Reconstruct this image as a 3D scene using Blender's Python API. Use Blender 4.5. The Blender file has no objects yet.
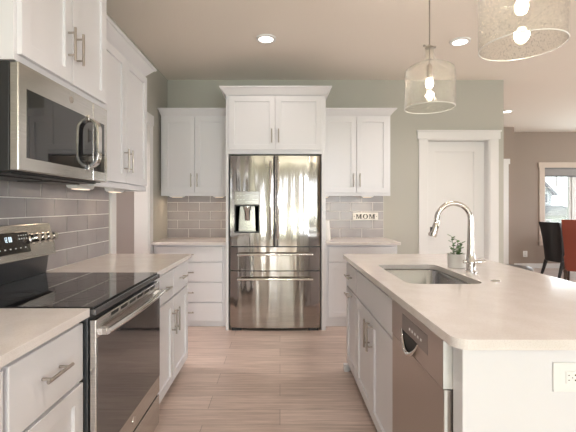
import bpy, bmesh, math, random
from mathutils import Vector, Matrix

sc = bpy.context.scene
C = sc.collection
random.seed(4)
PI = math.pi

# ------------------------------------------------------------------ camera
cam = bpy.data.cameras.new('camera')
camo = bpy.data.objects.new('camera', cam)
C.objects.link(camo)
camo.location = (0, 0, 1.27)
camo.rotation_euler = (PI / 2, 0, 0)
cam.sensor_width = 36
cam.lens = 385 / 576 * 36
cam.shift_x = 8 / 576
cam.shift_y = -9.7 / 576
cam.clip_start = 0.02
cam.clip_end = 300
sc.camera = camo

# ------------------------------------------------------------------ world
w = bpy.data.worlds.new('sky')
sc.world = w
w.use_nodes = True
nt = w.node_tree
nt.nodes.clear()
out = nt.nodes.new('ShaderNodeOutputWorld')
bg = nt.nodes.new('ShaderNodeBackground')
tc = nt.nodes.new('ShaderNodeTexCoord')
sx = nt.nodes.new('ShaderNodeSeparateXYZ')
rp = nt.nodes.new('ShaderNodeValToRGB')
mr = nt.nodes.new('ShaderNodeMapRange')
mr.inputs[1].default_value = -0.12
mr.inputs[2].default_value = 0.5
nt.links.new(tc.outputs['Generated'], sx.inputs[0])
nt.links.new(sx.outputs['Z'], mr.inputs[0])
nt.links.new(mr.outputs[0], rp.inputs[0])
rp.color_ramp.elements[0].position = 0.12
rp.color_ramp.elements[0].color = (0.55, 0.62, 0.45, 1)
rp.color_ramp.elements[1].position = 0.2
rp.color_ramp.elements[1].color = (0.93, 0.97, 1.0, 1)
e = rp.color_ramp.elements.new(1.0)
e.color = (0.85, 0.92, 1.0, 1)
nt.links.new(rp.outputs[0], bg.inputs[0])
bg.inputs[1].default_value = 2.6
nt.links.new(bg.outputs[0], out.inputs[0])

# ------------------------------------------------------------------ daylight through the windows, with added uplights
DAY = (0.93, 0.96, 1.0)
LAWN = (0.92, 1.0, 0.78)  # lawn tint for the added uplights


def area(name, loc, rot, sx_, sy_, power, color, shape='RECTANGLE', spread=None):
    l = bpy.data.lights.new(name, 'AREA')
    l.shape = shape
    l.size = sx_
    if shape in ('RECTANGLE', 'ELLIPSE'):
        l.size_y = sy_
    l.energy = power
    l.color = color
    if spread:
        l.spread = spread
    o = bpy.data.objects.new(name, l)
    C.objects.link(o)
    o.location = loc
    o.rotation_euler = rot
    return o


# unseen narrow panes, shaped to streak the fridge, and a window behind the camera
for x, pw in ((-0.62, 17), (0.28, 7), (0.92, 7), (1.95, 33), (2.55, 33)):
    area('daylight', (x, -5.96, 1.3), (PI / 2, 0, 0), 0.30, 2.0, pw, (0.80, 0.86, 1.0))
    area('ceiling_fill', (x, -5.90, 0.75), (PI / 2 + 1.0, 0, 0), 0.30, 1.0, 34, LAWN)  # uplight added to lift the ceiling, tinted like bounce off the lawn
area('daylight', (4.2, -5.96, 1.5), (PI / 2, 0, 0), 2.2, 1.4, 10, (0.76, 0.86, 1.0))
area('ceiling_fill', (4.2, -5.90, 1.1), (PI / 2 + 1.0, 0, 0), 2.2, 0.7, 16, LAWN)  # the same added uplight at the wide window
# the windows of the long wall on the right
for y in (1.6, 5.6):
    area('daylight', (7.90, y, 1.5), (PI / 2, 0, PI / 2), 2.4, 1.6, 31, (0.93, 0.93, 1.0))
    area('ceiling_fill', (7.84, y, 1.0), (PI / 2 + 1.0, 0, PI / 2), 2.4, 0.8, 12, (1.0, 0.9, 0.75))  # warm uplight added inside the right windows, also for the ceiling
# the dining window
area('daylight', (6.3, 7.80, 1.35), (-PI / 2, 0, 0), 1.6, 1.4, 26, (0.85,0.95,1.0))

sc.view_settings.view_transform = 'Standard'
sc.view_settings.look = 'None'
sc.view_settings.gamma = 1
sc.view_settings.use_curve_mapping = False
sc.view_settings.exposure = 0.37
try:
    sc.cycles.max_bounces = 10
    sc.cycles.transparent_max_bounces = 16
    sc.cycles.sample_clamp_indirect = 6
    sc.cycles.caustics_reflective = False
    sc.cycles.caustics_refractive = False
    sc.cycles.use_denoising = True
except Exception:
    pass


# ------------------------------------------------------------------ materials
def P(name, col, rough=0.5, metal=0.0, **kw):
    m = bpy.data.materials.new(name)
    m.use_nodes = True
    b = m.node_tree.nodes['Principled BSDF']
    b.inputs['Base Color'].default_value = (*col, 1)
    b.inputs['Roughness'].default_value = rough
    b.inputs['Metallic'].default_value = metal
    for k, v in kw.items():
        b.inputs[k].default_value = v
    return m


def N(m, t, **kw):
    n = m.node_tree.nodes.new(t)
    for k, v in kw.items():
        setattr(n, k, v)
    return n


def L(m, a, b):
    m.node_tree.links.new(a, b)


def coords(m, scale=(1, 1, 1), rot=(0, 0, 0)):
    t = N(m, 'ShaderNodeTexCoord')
    mp = N(m, 'ShaderNodeMapping')
    mp.inputs['Scale'].default_value = scale
    mp.inputs['Rotation'].default_value = rot
    L(m, t.outputs['Object'], mp.inputs[0])
    return mp.outputs[0]


def bsdf(m):
    return m.node_tree.nodes['Principled BSDF']


def add_noise_color(m, c1, c2, scale, vec=None, detail=3, lo=0.35, hi=0.65):
    vec = vec or coords(m)
    n = N(m, 'ShaderNodeTexNoise')
    n.inputs['Scale'].default_value = scale
    n.inputs['Detail'].default_value = detail
    L(m, vec, n.inputs['Vector'])
    r = N(m, 'ShaderNodeValToRGB')
    r.color_ramp.elements[0].position = lo
    r.color_ramp.elements[0].color = (*c1, 1)
    r.color_ramp.elements[1].position = hi
    r.color_ramp.elements[1].color = (*c2, 1)
    L(m, n.outputs['Fac'], r.inputs[0])
    L(m, r.outputs[0], bsdf(m).inputs['Base Color'])
    return n


def add_bump(m, scale, strength, vec=None, dist=0.01, detail=2):
    vec = vec or coords(m)
    n = N(m, 'ShaderNodeTexNoise')
    n.inputs['Scale'].default_value = scale
    n.inputs['Detail'].default_value = detail
    L(m, vec, n.inputs['Vector'])
    b = N(m, 'ShaderNodeBump')
    b.inputs['Strength'].default_value = strength
    b.inputs['Distance'].default_value = dist
    L(m, n.outputs['Fac'], b.inputs['Height'])
    L(m, b.outputs[0], bsdf(m).inputs['Normal'])
    return b


def emission(name, col, strength):
    m = bpy.data.materials.new(name)
    m.use_nodes = True
    t = m.node_tree
    t.nodes.clear()
    o = t.nodes.new('ShaderNodeOutputMaterial')
    e_ = t.nodes.new('ShaderNodeEmission')
    e_.inputs[0].default_value = (*col, 1)
    e_.inputs[1].default_value = strength
    t.links.new(e_.outputs[0], o.inputs[0])
    return m


WALL = P('sage_grey_paint', (0.49, 0.48, 0.435), 0.75)
add_bump(WALL, 260, 0.08, dist=0.002)
DINING = P('taupe_paint', (0.35, 0.285, 0.245), 0.8)
add_bump(DINING, 260, 0.08, dist=0.002)
CEIL = P('ceiling_paint', (0.90, 0.84, 0.77), 0.9)
add_bump(CEIL, 70, 0.35, dist=0.004, detail=4)
TRIM = P('trim_white', (0.80, 0.79, 0.785), 0.4)
CAB = P('cabinet_white', (0.79, 0.785, 0.815), 0.35)
add_bump(CAB, 300, 0.02, dist=0.001)
KICK_SHADE = P('toe_kick_shade_grey', (0.35, 0.33, 0.32), 0.6)  # grey base colour carries the shade of the toe recess
GROUT = P('grout', (0.86, 0.84, 0.82), 0.8)
TILE = P('grey_glazed_tile', (0.42, 0.405, 0.41), 0.26)
add_noise_color(TILE, (0.33, 0.305, 0.312), (0.385, 0.36, 0.367), 5)
add_bump(TILE, 14, 0.06, dist=0.01)
CHROME = P('chrome', (0.72, 0.70, 0.68), 0.10, 1.0)
NICKEL = P('brushed_nickel', (0.46, 0.42, 0.38), 0.32, 1.0)
BLACKGLASS = P('black_glass', (0.012, 0.012, 0.014), 0.03, 0, **{'Specular IOR Level': 0.9})
OVENGLASS = P('oven_door_glass', (0.045, 0.045, 0.052), 0.05, 0, **{'Specular IOR Level': 1.0, 'IOR': 1.9})
BLACKPLASTIC = P('black_plastic', (0.02, 0.02, 0.022), 0.4)
DARKSTEEL = P('dark_enamel', (0.10, 0.105, 0.115), 0.3, 0.6)
WHITEP = P('white_plastic', (0.86, 0.86, 0.86), 0.35)
SLOT = P('dark_slot', (0.02, 0.02, 0.02), 0.6)
LEATHER = P('black_leather', (0.012, 0.012, 0.014), 0.32)
RUST = P('rust_upholstery', (0.24, 0.05, 0.028), 0.55)
add_bump(RUST, 120, 0.1, dist=0.003)
DARKWOOD = P('dark_wood', (0.035, 0.02, 0.014), 0.4)
add_noise_color(DARKWOOD, (0.03, 0.016, 0.012), (0.07, 0.04, 0.025), 9, coords(DARKWOOD, (1, 6, 6)))
SHADEFAB = P('grey_blind', (0.36, 0.34, 0.34), 0.8)
CERAMIC = P('white_ceramic', (0.85, 0.84, 0.82), 0.25)
LEAF = P('leaf_green', (0.06, 0.15, 0.045), 0.45)
add_noise_color(LEAF, (0.045, 0.12, 0.035), (0.11, 0.22, 0.07), 30)
SOIL = P('soil', (0.05, 0.035, 0.025), 0.9)
INK = P('black_ink', (0.02, 0.02, 0.02), 0.6)
SIGNW = P('sign_white', (0.82, 0.80, 0.77), 0.6)
MARK = P('print_white', (0.75, 0.78, 0.8), 0.5)
RED_DIGIT = emission('display_digits', (0.75, 0.9, 1.0), 1.6)
BULB = emission('bulb_glow', (1.0, 0.86, 0.66), 26)
LENS = emission('lamp_lens', (1.0, 0.93, 0.82), 7)
DIFF = emission('undercabinet_lens', (1.0, 0.80, 0.6), 1.2)

# brushed stainless steel
STEEL = P('stainless_steel', (0.60, 0.585, 0.565), 0.22, 1.0)
add_noise_color(STEEL, (0.55, 0.535, 0.515), (0.66, 0.645, 0.62), 5, coords(STEEL, (1, 1, 60)))
STEELD = P('stainless_steel_dark', (0.50, 0.45, 0.42), 0.34, 1.0)
add_bump(STEELD, 30, 0.05, coords(STEELD, (1, 40, 1)), dist=0.002)
FRIDGE = P('fridge_steel', (0.40, 0.37, 0.345), 0.085, 1.0)
add_bump(FRIDGE, 13, 0.30, coords(FRIDGE, (1, 1, 0.06)), dist=0.020, detail=0.5)
SINKST = P('sink_steel', (0.42, 0.42, 0.43), 0.2, 1.0)
add_bump(SINKST, 40, 0.04, coords(SINKST, (1, 12, 1)), dist=0.002)

DISP = P('dispenser_steel', (0.24, 0.225, 0.21), 0.2, 1.0)
# quartz
QUARTZ = P('quartz', (0.74, 0.68, 0.62), 0.12)
v = coords(QUARTZ)
n1 = N(QUARTZ, 'ShaderNodeTexNoise'); n1.inputs['Scale'].default_value = 260; n1.inputs['Detail'].default_value = 2
n2 = N(QUARTZ, 'ShaderNodeTexNoise'); n2.inputs['Scale'].default_value = 9; n2.inputs['Detail'].default_value = 6
L(QUARTZ, v, n1.inputs['Vector']); L(QUARTZ, v, n2.inputs['Vector'])
r1 = N(QUARTZ, 'ShaderNodeValToRGB')
r1.color_ramp.elements[0].position = 0.35; r1.color_ramp.elements[0].color = (0.745, 0.695, 0.665, 1)
r1.color_ramp.elements[1].position = 0.5; r1.color_ramp.elements[1].color = (0.80, 0.755, 0.73, 1)
L(QUARTZ, n1.outputs['Fac'], r1.inputs[0])
r2 = N(QUARTZ, 'ShaderNodeValToRGB')
r2.color_ramp.elements[0].position = 0.4; r2.color_ramp.elements[0].color = (0.95, 0.94, 0.93, 1)
r2.color_ramp.elements[1].position = 0.6; r2.color_ramp.elements[1].color = (1, 1, 1, 1)
L(QUARTZ, n2.outputs['Fac'], r2.inputs[0])
mx = N(QUARTZ, 'ShaderNodeMix', data_type='RGBA', blend_type='MULTIPLY')
mx.inputs[0].default_value = 1
L(QUARTZ, r1.outputs[0], mx.inputs[6]); L(QUARTZ, r2.outputs[0], mx.inputs[7])
L(QUARTZ, mx.outputs[2], bsdf(QUARTZ).inputs['Base Color'])

# plank floor
FLOOR = P('plank_floor', (0.42, 0.34, 0.28), 0.33)
v = coords(FLOOR)
br = N(FLOOR, 'ShaderNodeTexBrick')
br.offset = 0.37; br.offset_frequency = 2
br.inputs['Scale'].default_value = 1
br.inputs['Brick Width'].default_value = 1.22
br.inputs['Row Height'].default_value = 0.172
br.inputs['Mortar Size'].default_value = 0.0016
br.inputs['Mortar Smooth'].default_value = 0.1
br.inputs['Bias'].default_value = 0.0
br.inputs['Color1'].default_value = (0.62, 0.51, 0.455, 1)
br.inputs['Color2'].default_value = (0.74, 0.62, 0.56, 1)
br.inputs['Mortar'].default_value = (0.30, 0.23, 0.2, 1)
L(FLOOR, v, br.inputs['Vector'])
gv = N(FLOOR, 'ShaderNodeMapping'); gv.inputs['Scale'].default_value = (1.3, 22, 1)
L(FLOOR, v, gv.inputs[0])
gn = N(FLOOR, 'ShaderNodeTexNoise'); gn.inputs['Scale'].default_value = 2.2; gn.inputs['Detail'].default_value = 7; gn.inputs['Roughness'].default_value = 0.65
L(FLOOR, gv.outputs[0], gn.inputs['Vector'])
gr = N(FLOOR, 'ShaderNodeValToRGB')
gr.color_ramp.elements[0].position = 0.3; gr.color_ramp.elements[0].color = (0.70, 0.66, 0.63, 1)
gr.color_ramp.elements[1].position = 0.68; gr.color_ramp.elements[1].color = (1.15, 1.13, 1.12, 1)
L(FLOOR, gn.outputs['Fac'], gr.inputs[0])
mx = N(FLOOR, 'ShaderNodeMix', data_type='RGBA', blend_type='MULTIPLY')
mx.inputs[0].default_value = 1
L(FLOOR, br.outputs['Color'], mx.inputs[6]); L(FLOOR, gr.outputs[0], mx.inputs[7])
L(FLOOR, mx.outputs[2], bsdf(FLOOR).inputs['Base Color'])
bp = N(FLOOR, 'ShaderNodeBump'); bp.inputs['Strength'].default_value = 0.12; bp.inputs['Distance'].default_value = 0.004
L(FLOOR, gn.outputs['Fac'], bp.inputs['Height']); L(FLOOR, bp.outputs[0], bsdf(FLOOR).inputs['Normal'])

# exterior
LAWNM = P('lawn', (0.10, 0.20, 0.05), 0.9)
add_noise_color(LAWNM, (0.08, 0.16, 0.04), (0.16, 0.27, 0.08), 3)
SIDING = P('pale_siding', (0.36, 0.37, 0.38), 0.7)
ROOFM = P('grey_shingles', (0.13, 0.13, 0.14), 0.9)
DIMGLASS = P('distant_window_glass', (0.08, 0.09, 0.1), 0.3)


def thin_glass(name, tint, base, edge, seeds=False):
    m = bpy.data.materials.new(name)
    m.use_nodes = True
    t = m.node_tree
    t.nodes.clear()
    o = t.nodes.new('ShaderNodeOutputMaterial')
    tr = t.nodes.new('ShaderNodeBsdfTransparent'); tr.inputs[0].default_value = (*tint, 1)
    gl = t.nodes.new('ShaderNodeBsdfGlossy'); gl.inputs['Roughness'].default_value = 0.04
    lw = t.nodes.new('ShaderNodeLayerWeight'); lw.inputs['Blend'].default_value = 0.5
    ma = t.nodes.new('ShaderNodeMath'); ma.operation = 'POWER'; ma.inputs[1].default_value = 3.0
    t.links.new(lw.outputs['Facing'], ma.inputs[0])
    mr_ = t.nodes.new('ShaderNodeMapRange')
    mr_.inputs[3].default_value = base; mr_.inputs[4].default_value = edge
    t.links.new(ma.outputs[0], mr_.inputs[0])
    mix = t.nodes.new('ShaderNodeMixShader')
    t.links.new(mr_.outputs[0], mix.inputs[0])
    t.links.new(tr.outputs[0], mix.inputs[1])
    t.links.new(gl.outputs[0], mix.inputs[2])
    last = mix.outputs[0]
    if seeds:
        tcn = t.nodes.new('ShaderNodeTexCoord')
        vo = t.nodes.new('ShaderNodeTexNoise'); vo.inputs['Scale'].default_value = 150; vo.inputs['Detail'].default_value = 1
        t.links.new(tcn.outputs['Object'], vo.inputs['Vector'])
        ra = t.nodes.new('ShaderNodeValToRGB')
        ra.color_ramp.elements[0].position = 0.6; ra.color_ramp.elements[0].color = (0, 0, 0, 1)
        ra.color_ramp.elements[1].position = 0.68; ra.color_ramp.elements[1].color = (0.5, 0.5, 0.5, 1)
        t.links.new(vo.outputs['Fac'], ra.inputs[0])
        df = t.nodes.new('ShaderNodeBsdfTranslucent'); df.inputs[0].default_value = (1, 0.98, 0.94, 1)
        ad = t.nodes.new('ShaderNodeMath'); ad.operation = 'MULTIPLY_ADD'
        ad.inputs[1].default_value = 0.35; ad.inputs[2].default_value = 0.015
        t.links.new(ra.outputs[0], ad.inputs[0])
        m2 = t.nodes.new('ShaderNodeMixShader')
        t.links.new(ad.outputs[0], m2.inputs[0])
        t.links.new(last, m2.inputs[1]); t.links.new(df.outputs[0], m2.inputs[2])
        last = m2.outputs[0]
    t.links.new(last, o.inputs[0])
    return m


PANE = thin_glass('window_glass', (0.98, 0.99, 0.98), 0.04, 0.5)
SEEDED = thin_glass('seeded_glass', (0.97, 0.97, 0.95), 0.04, 0.8, True)


RIM_GLINT = P('rim_glint', (0.9, 0.89, 0.86), 0.1, 0, **{})  # opaque white stands in for the bright refraction along the glass edge

# ------------------------------------------------------------------ mesh building
class MB:
    def __init__(s):
        s.v = []; s.f = []; s.mi = []; s.m = 0

    def add(s, vs, fs):
        k = len(s.v)
        s.v += [tuple(p) for p in vs]
        for f in fs:
            s.f.append([i + k for i in f]); s.mi.append(s.m)
        return s

    def box(s, x0, x1, y0, y1, z0, z1):
        x0, x1 = sorted((x0, x1)); y0, y1 = sorted((y0, y1)); z0, z1 = sorted((z0, z1))
        return s.add([(x, y, z) for z in (z0, z1) for y in (y0, y1) for x in (x0, x1)],
                     [(0, 2, 3, 1), (4, 5, 7, 6), (0, 1, 5, 4), (2, 6, 7, 3), (0, 4, 6, 2), (1, 3, 7, 5)])

    def loft(s, rings, caps=True):
        n = len(rings[0])
        vs = [p for r in rings for p in r]
        fs = []
        for i in range(len(rings) - 1):
            for j in range(n):
                fs.append((i * n + j, i * n + (j + 1) % n, (i + 1) * n + (j + 1) % n, (i + 1) * n + j))
        if caps:
            fs.append(tuple(range(n - 1, -1, -1)))
            fs.append(tuple((len(rings) - 1) * n + j for j in range(n)))
        return s.add(vs, fs)

    def tube(s, path, r, seg=12, caps=True, flat=None):
        path = [Vector(p) for p in path]
        rs = r if isinstance(r, (list, tuple)) else [r] * len(path)
        rings = []
        up = None
        for i, p in enumerate(path):
            t = (path[min(i + 1, len(path) - 1)] - path[max(i - 1, 0)]).normalized()
            if up is None:
                up = Vector((0, 0, 1)) if abs(t.z) < 0.9 else Vector((1, 0, 0))
            a = t.cross(up)
            if a.length < 1e-6:
                up = Vector((0, 1, 0)); a = t.cross(up)
            a.normalize()
            b = a.cross(t).normalized()
            up = b
            fl = flat or (1, 1)
            rings.append([p + (a * math.cos(2 * PI * k / seg) * fl[0] + b * math.sin(2 * PI * k / seg) * fl[1]) * rs[i] for k in range(seg)])
        return s.loft(rings, caps)

    def lathe(s, prof, c, seg=28, axis='z', caps=True):
        rings = []
        for r, h in prof:
            ring = []
            for k in range(seg):
                a = 2 * PI * k / seg
                q = (r * math.cos(a), r * math.sin(a))
                if axis == 'z': p = (c[0] + q[0], c[1] + q[1], c[2] + h)
                elif axis == 'x': p = (c[0] + h, c[1] + q[0], c[2] + q[1])
                else: p = (c[0] + q[0], c[1] + h, c[2] + q[1])
                ring.append(p)
            rings.append(ring)
        return s.loft(rings, caps)

    def prism(s, poly, axis, a, b):
        def mp(p, t):
            return {'x': (t, p[0], p[1]), 'y': (p[0], t, p[1]), 'z': (p[0], p[1], t)}[axis]
        return s.loft([[mp(p, a) for p in poly], [mp(p, b) for p in poly]])

    def build(s, name, mat, parent=None, bevel=0.0, smooth=False, seg=2, world=True):
        me = bpy.data.meshes.new(name)
        off = Vector((0, 0, 0))
        if parent is not None and world:
            q = parent
            while q is not None:
                off = off + q.location; q = q.parent
        me.from_pydata([Vector(p) - off for p in s.v], [], s.f)
        mats = mat if isinstance(mat, (list, tuple)) else [mat]
        for m_ in mats: me.materials.append(m_)
        for i, p in enumerate(me.polygons):
            p.material_index = s.mi[i]
        bm = bmesh.new(); bm.from_mesh(me)
        bmesh.ops.recalc_face_normals(bm, faces=bm.faces)
        bm.to_mesh(me); bm.free()
        if smooth:
            me.polygons.foreach_set('use_smooth', [True] * len(me.polygons))
            try: me.set_sharp_from_angle(angle=math.radians(40))
            except Exception: pass
        o = bpy.data.objects.new(name, me)
        C.objects.link(o)
        if parent is not None: o.parent = parent
        if bevel:
            b = o.modifiers.new('bevel', 'BEVEL'); b.width = bevel; b.segments = seg; b.limit_method = 'ANGLE'; b.angle_limit = math.radians(40)
        return o


def box(name, mat, parent, x0, x1, y0, y1, z0, z1, bevel=0.0, world=True):
    return MB().box(x0, x1, y0, y1, z0, z1).build(name, mat, parent, bevel, world=world)


def tag(o, label, cat, group=None):
    o['label'] = label; o['category'] = cat
    if group: o['group'] = group
    return o


def thing(name, loc, label, cat, group=None):
    o = bpy.data.objects.new(name, None)
    C.objects.link(o)
    o.location = loc
    o.empty_display_size = 0.1
    return tag(o, label, cat, group)


def structure(o):
    o['kind'] = 'structure'
    return o


def copy_tree(o, parent=None):
    c = o.copy(); C.objects.link(c)
    if parent is not None: c.parent = parent
    for ch in list(o.children): copy_tree(ch, c)
    return c


def rrect(x0, x1, y0, y1, r, n=6):
    pts = []
    for cx, cy, a0 in ((x1 - r, y0 + r, -PI / 2), (x1 - r, y1 - r, 0), (x0 + r, y1 - r, PI / 2), (x0 + r, y0 + r, PI)):
        for k in range(n + 1):
            a = a0 + PI / 2 * k / n
            pts.append((cx + r * math.cos(a), cy + r * math.sin(a)))
    return pts


def slab(name, outer, holes, z0, z1, mat, parent=None, bevel=0.003):
    bm = bmesh.new()
    for loop in [outer] + holes:
        vs = [bm.verts.new((p[0], p[1], z1)) for p in loop]
        for i in range(len(vs)): bm.edges.new((vs[i], vs[(i + 1) % len(vs)]))
    bmesh.ops.triangle_fill(bm, use_beauty=True, edges=bm.edges[:])
    r = bmesh.ops.extrude_face_region(bm, geom=bm.faces[:])
    bmesh.ops.translate(bm, vec=(0, 0, z0 - z1), verts=[g for g in r['geom'] if isinstance(g, bmesh.types.BMVert)])
    bmesh.ops.recalc_face_normals(bm, faces=bm.faces)
    me = bpy.data.meshes.new(name); bm.to_mesh(me); bm.free()
    me.materials.append(mat)
    o = bpy.data.objects.new(name, me); C.objects.link(o)
    if parent: o.parent = parent
    if bevel:
        b = o.modifiers.new('bevel', 'BEVEL'); b.width = bevel; b.segments = 3; b.limit_method = 'ANGLE'; b.angle_limit = math.radians(40)
    return o


# facings: (u, v, w) -> world.  u runs along the front, v is height, w is out of the front
def face_px(X): return lambda u, v, w: (X + w, u, v)        # faces +x
def face_nx(X): return lambda u, v, w: (X - w, u, v)        # faces -x
def face_ny(Y): return lambda u, v, w: (u, Y - w, v)        # faces -y


def shaker(mb, F, u0, u1, v0, v1, t=0.02, fr=0.057, rec=0.012):
    """one door leaf: flat frame round a sunk panel; w=0 is the front, -t the back"""
    def R(a, b, c, d, w): return [F(a, c, w), F(b, c, w), F(b, d, w), F(a, d, w)]
    rings = [R(u0, u1, v0, v1, -t), R(u0, u1, v0, v1, 0), R(u0 + fr, u1 - fr, v0 + fr, v1 - fr, 0),
             R(u0 + fr, u1 - fr, v0 + fr, v1 - fr, -rec)]
    return mb.loft(rings)


def door(F, u0, u1, v0, v1, parent, name='door', handle=None, mat=None):
    d = shaker(MB(), F, u0, u1, v0, v1).build(name, mat or CAB, parent, 0.0015)
    if handle: pull(F, *handle, d)
    return d


def flat_front(F, u0, u1, v0, v1, parent, name='drawer', handle=None):
    mb = MB()
    a, b = F(u0, v0, -0.02), F(u1, v1, 0)
    mb.box(a[0], b[0], a[1], b[1], a[2], b[2])
    d = mb.build(name, CAB, parent, 0.003)
    if handle: pull(F, *handle, d)
    return d


def pull(F, u, v, length, vert, parent, out=0.032):
    """bar pull on two short posts"""
    mb = MB()
    h = length / 2
    if vert: A, B, a, b = (u, v - h), (u, v + h), (u, v - h * 0.68), (u, v + h * 0.68)
    else: A, B, a, b = (u - h, v), (u + h, v), (u - h * 0.68, v), (u + h * 0.68, v)
    mb.tube([F(*A, out), F(*B, out)], 0.006, 12)
    for q in (a, b): mb.tube([F(*q, -0.001), F(*q, out)], 0.0045, 10)
    return mb.build('handle', NICKEL, parent, smooth=True)


def crown(mb, x0, x1, y0, y1, z0, z1, ex0, ex1, ey0, ey1):
    """flared crown moulding round a cabinet top"""
    prof = [(0, 0), (0.12, 0.12), (0.30, 0.30), (0.80, 0.78), (0.92, 0.80), (1.0, 0.86), (1.0, 1.0)]
    rings = []
    for f, h in prof:
        z = z0 + (z1 - z0) * h
        rings.append([(x0 - ex0 * f, y0 - ey0 * f, z), (x1 + ex1 * f, y0 - ey0 * f, z), (x1 + ex1 * f, y1 + ey1 * f, z), (x0 - ex0 * f, y1 + ey1 * f, z)])
    return mb.loft(rings)


# ================================================================== SETTING
WX = -1.36      # left wall
YB = 4.65       # back wall
ZC = 2.795      # ceiling
TOP = 0.894     # counter height

structure(box('floor', FLOOR, None, -3.0, 8.0, -6.1, 8.04, -0.06, 0))
structure(box('ceiling', CEIL, None, -3.0, 8.0, -6.1, 8.04, ZC, ZC + 0.08))

# left wall with the hall opening (y 3.16 .. 3.97)
m = MB()
m.box(WX - 0.14, WX, -6.1, 3.16, 0, ZC)
m.box(WX - 0.14, WX, 3.97, YB + 0.14, 0, ZC)
m.box(WX - 0.14, WX, 3.16, 3.97, 2.12, ZC)
structure(m.build('wall_left', WALL))
m = MB()
m.box(-2.7, -2.6, 1.9, 4.9, 0, ZC)
m.box(-2.6, WX - 0.14, 1.9, 2.0, 0, ZC)
m.box(-2.6, WX - 0.14, 4.79, 4.9, 0, ZC)
structure(m.build('wall_hall', P('hall_paint', (0.52, 0.48, 0.46), 0.8)))
# casing of the hall opening
m = MB()
m.box(WX, WX + 0.018, 3.07, 3.16, 0, 2.12)
m.box(WX, WX + 0.018, 3.97, 4.075, 0, 2.12)
m.box(WX, WX + 0.022, 3.05, 4.09, 2.12, 2.225)
m.box(WX - 0.142, WX + 0.004, 3.155, 3.168, 0, 2.12)
m.box(WX - 0.142, WX + 0.004, 3.962, 3.975, 0, 2.12)
m.box(WX - 0.142, WX + 0.004, 3.16, 3.97, 2.108, 2.122)
structure(m.build('trim_1', TRIM, None, 0.002))

# back wall with the door
DX0, DX1, DZ = 1.775, 2.53, 2.08
m = MB()
m.box(WX, DX0, YB, YB + 0.14, 0, ZC)
m.box(DX1, 2.70, YB, YB + 0.14, 0, ZC)
m.box(DX0, DX1, YB, YB + 0.14, DZ, ZC)
structure(m.build('wall_back', WALL))
m = MB()
m.box(1.675, DX0, YB - 0.018, YB, 0, DZ)
m.box(DX1, 2.632, YB - 0.018, YB, 0, DZ)
m.box(1.655, 2.652, YB - 0.024, YB, DZ, 2.17)
m.box(1.645, 2.662, YB - 0.034, YB, 2.168, 2.186)
m.box(DX0 - 0.003, DX0 + 0.012, YB - 0.004, YB + 0.142, 0, DZ)
m.box(DX1 - 0.012, DX1 + 0.003, YB - 0.004, YB + 0.142, 0, DZ)
m.box(DX0, DX1, YB - 0.004, YB + 0.142, DZ - 0.012, DZ + 0.003)
structure(m.build('trim_2', TRIM, None, 0.002))
dr = bpy.data.objects.new('door_1', None); C.objects.link(dr); dr.location = (DX0, YB + 0.11, 0); structure(dr)
shaker(MB(), face_ny(YB + 0.095), DX0 + 0.013, DX1 - 0.013, 0.01, DZ - 0.014, 0.04, 0.125, 0.012).build('door_leaf', TRIM, dr, 0.002)
m = MB().lathe([(0.026, 0), (0.026, -0.006), (0.01, -0.01), (0.01, -0.03), (0.026, -0.04), (0.028, -0.055), (0.015, -0.065)], (DX0 + 0.075, YB + 0.094, 0.93), axis='y')
m.build('door_knob', NICKEL, dr, smooth=True)

# space behind the pantry door, hall and dining room
m = MB()
m.box(2.60, 2.70, YB + 0.14, 7.4, 0, ZC)
structure(m.build('wall_hall', DINING))
m = MB()
m.box(2.60, 4.50, 7.4, 7.9, 0, ZC)
structure(m.build('wall_recess', DINING, None))
m = MB()
m.box(3.30, 3.40, 7.382, 7.4, 0, 2.08)
m.box(4.285, 4.385, 7.382, 7.4, 0, 2.08)
m.box(3.27, 4.41, 7.376, 7.4, 2.08, 2.18)
structure(m.build('trim_3', TRIM, None, 0.002))
d2 = bpy.data.objects.new('door_2', None); C.objects.link(d2); d2.location = (3.8, 7.395, 0); structure(d2)
shaker(MB(), face_ny(7.385), 3.40, 4.285, 0.01, 2.078, 0.014, 0.12, 0.008).build('door_leaf', TRIM, d2, 0.002)

# dining back wall with window (x 5.42 .. 7.1, z 0.53 .. 2.05)
GX0, GX1, GZ0, GZ1 = 5.42, 7.10, 0.58, 2.06
m = MB()
m.box(4.50, GX0, 7.9, 8.04, 0, ZC)
m.box(GX1, 8.0, 7.9, 8.04, 0, ZC)
m.box(GX0, GX1, 7.9, 8.04, 0, GZ0)
m.box(GX0, GX1, 7.9, 8.04, GZ1, ZC)
structure(m.build('wall_back_dining', DINING))
wn = bpy.data.objects.new('window_1', None); C.objects.link(wn); wn.location = (6.26, 7.9, GZ0); structure(wn)
m = MB()
m.box(GX0 - 0.11, GX0, 7.878, 7.9, GZ0 - 0.02, GZ1)
m.box(GX1, GX1 + 0.11, 7.878, 7.9, GZ0 - 0.02, GZ1)
m.box(GX0 - 0.13, GX1 + 0.13, 7.872, 7.9, GZ1, GZ1 + 0.11)
m.box(GX0 - 0.13, GX1 + 0.13, 7.855, 7.9, GZ0 - 0.045, GZ0 - 0.015)
m.box(GX0 - 0.11, GX1 + 0.11, 7.88, 7.9, GZ0 - 0.11, GZ0 - 0.04)
m.build('window_casing', P('window_casing_paint', (0.60, 0.50, 0.43), 0.5), wn, 0.002)
m = MB()
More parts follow.
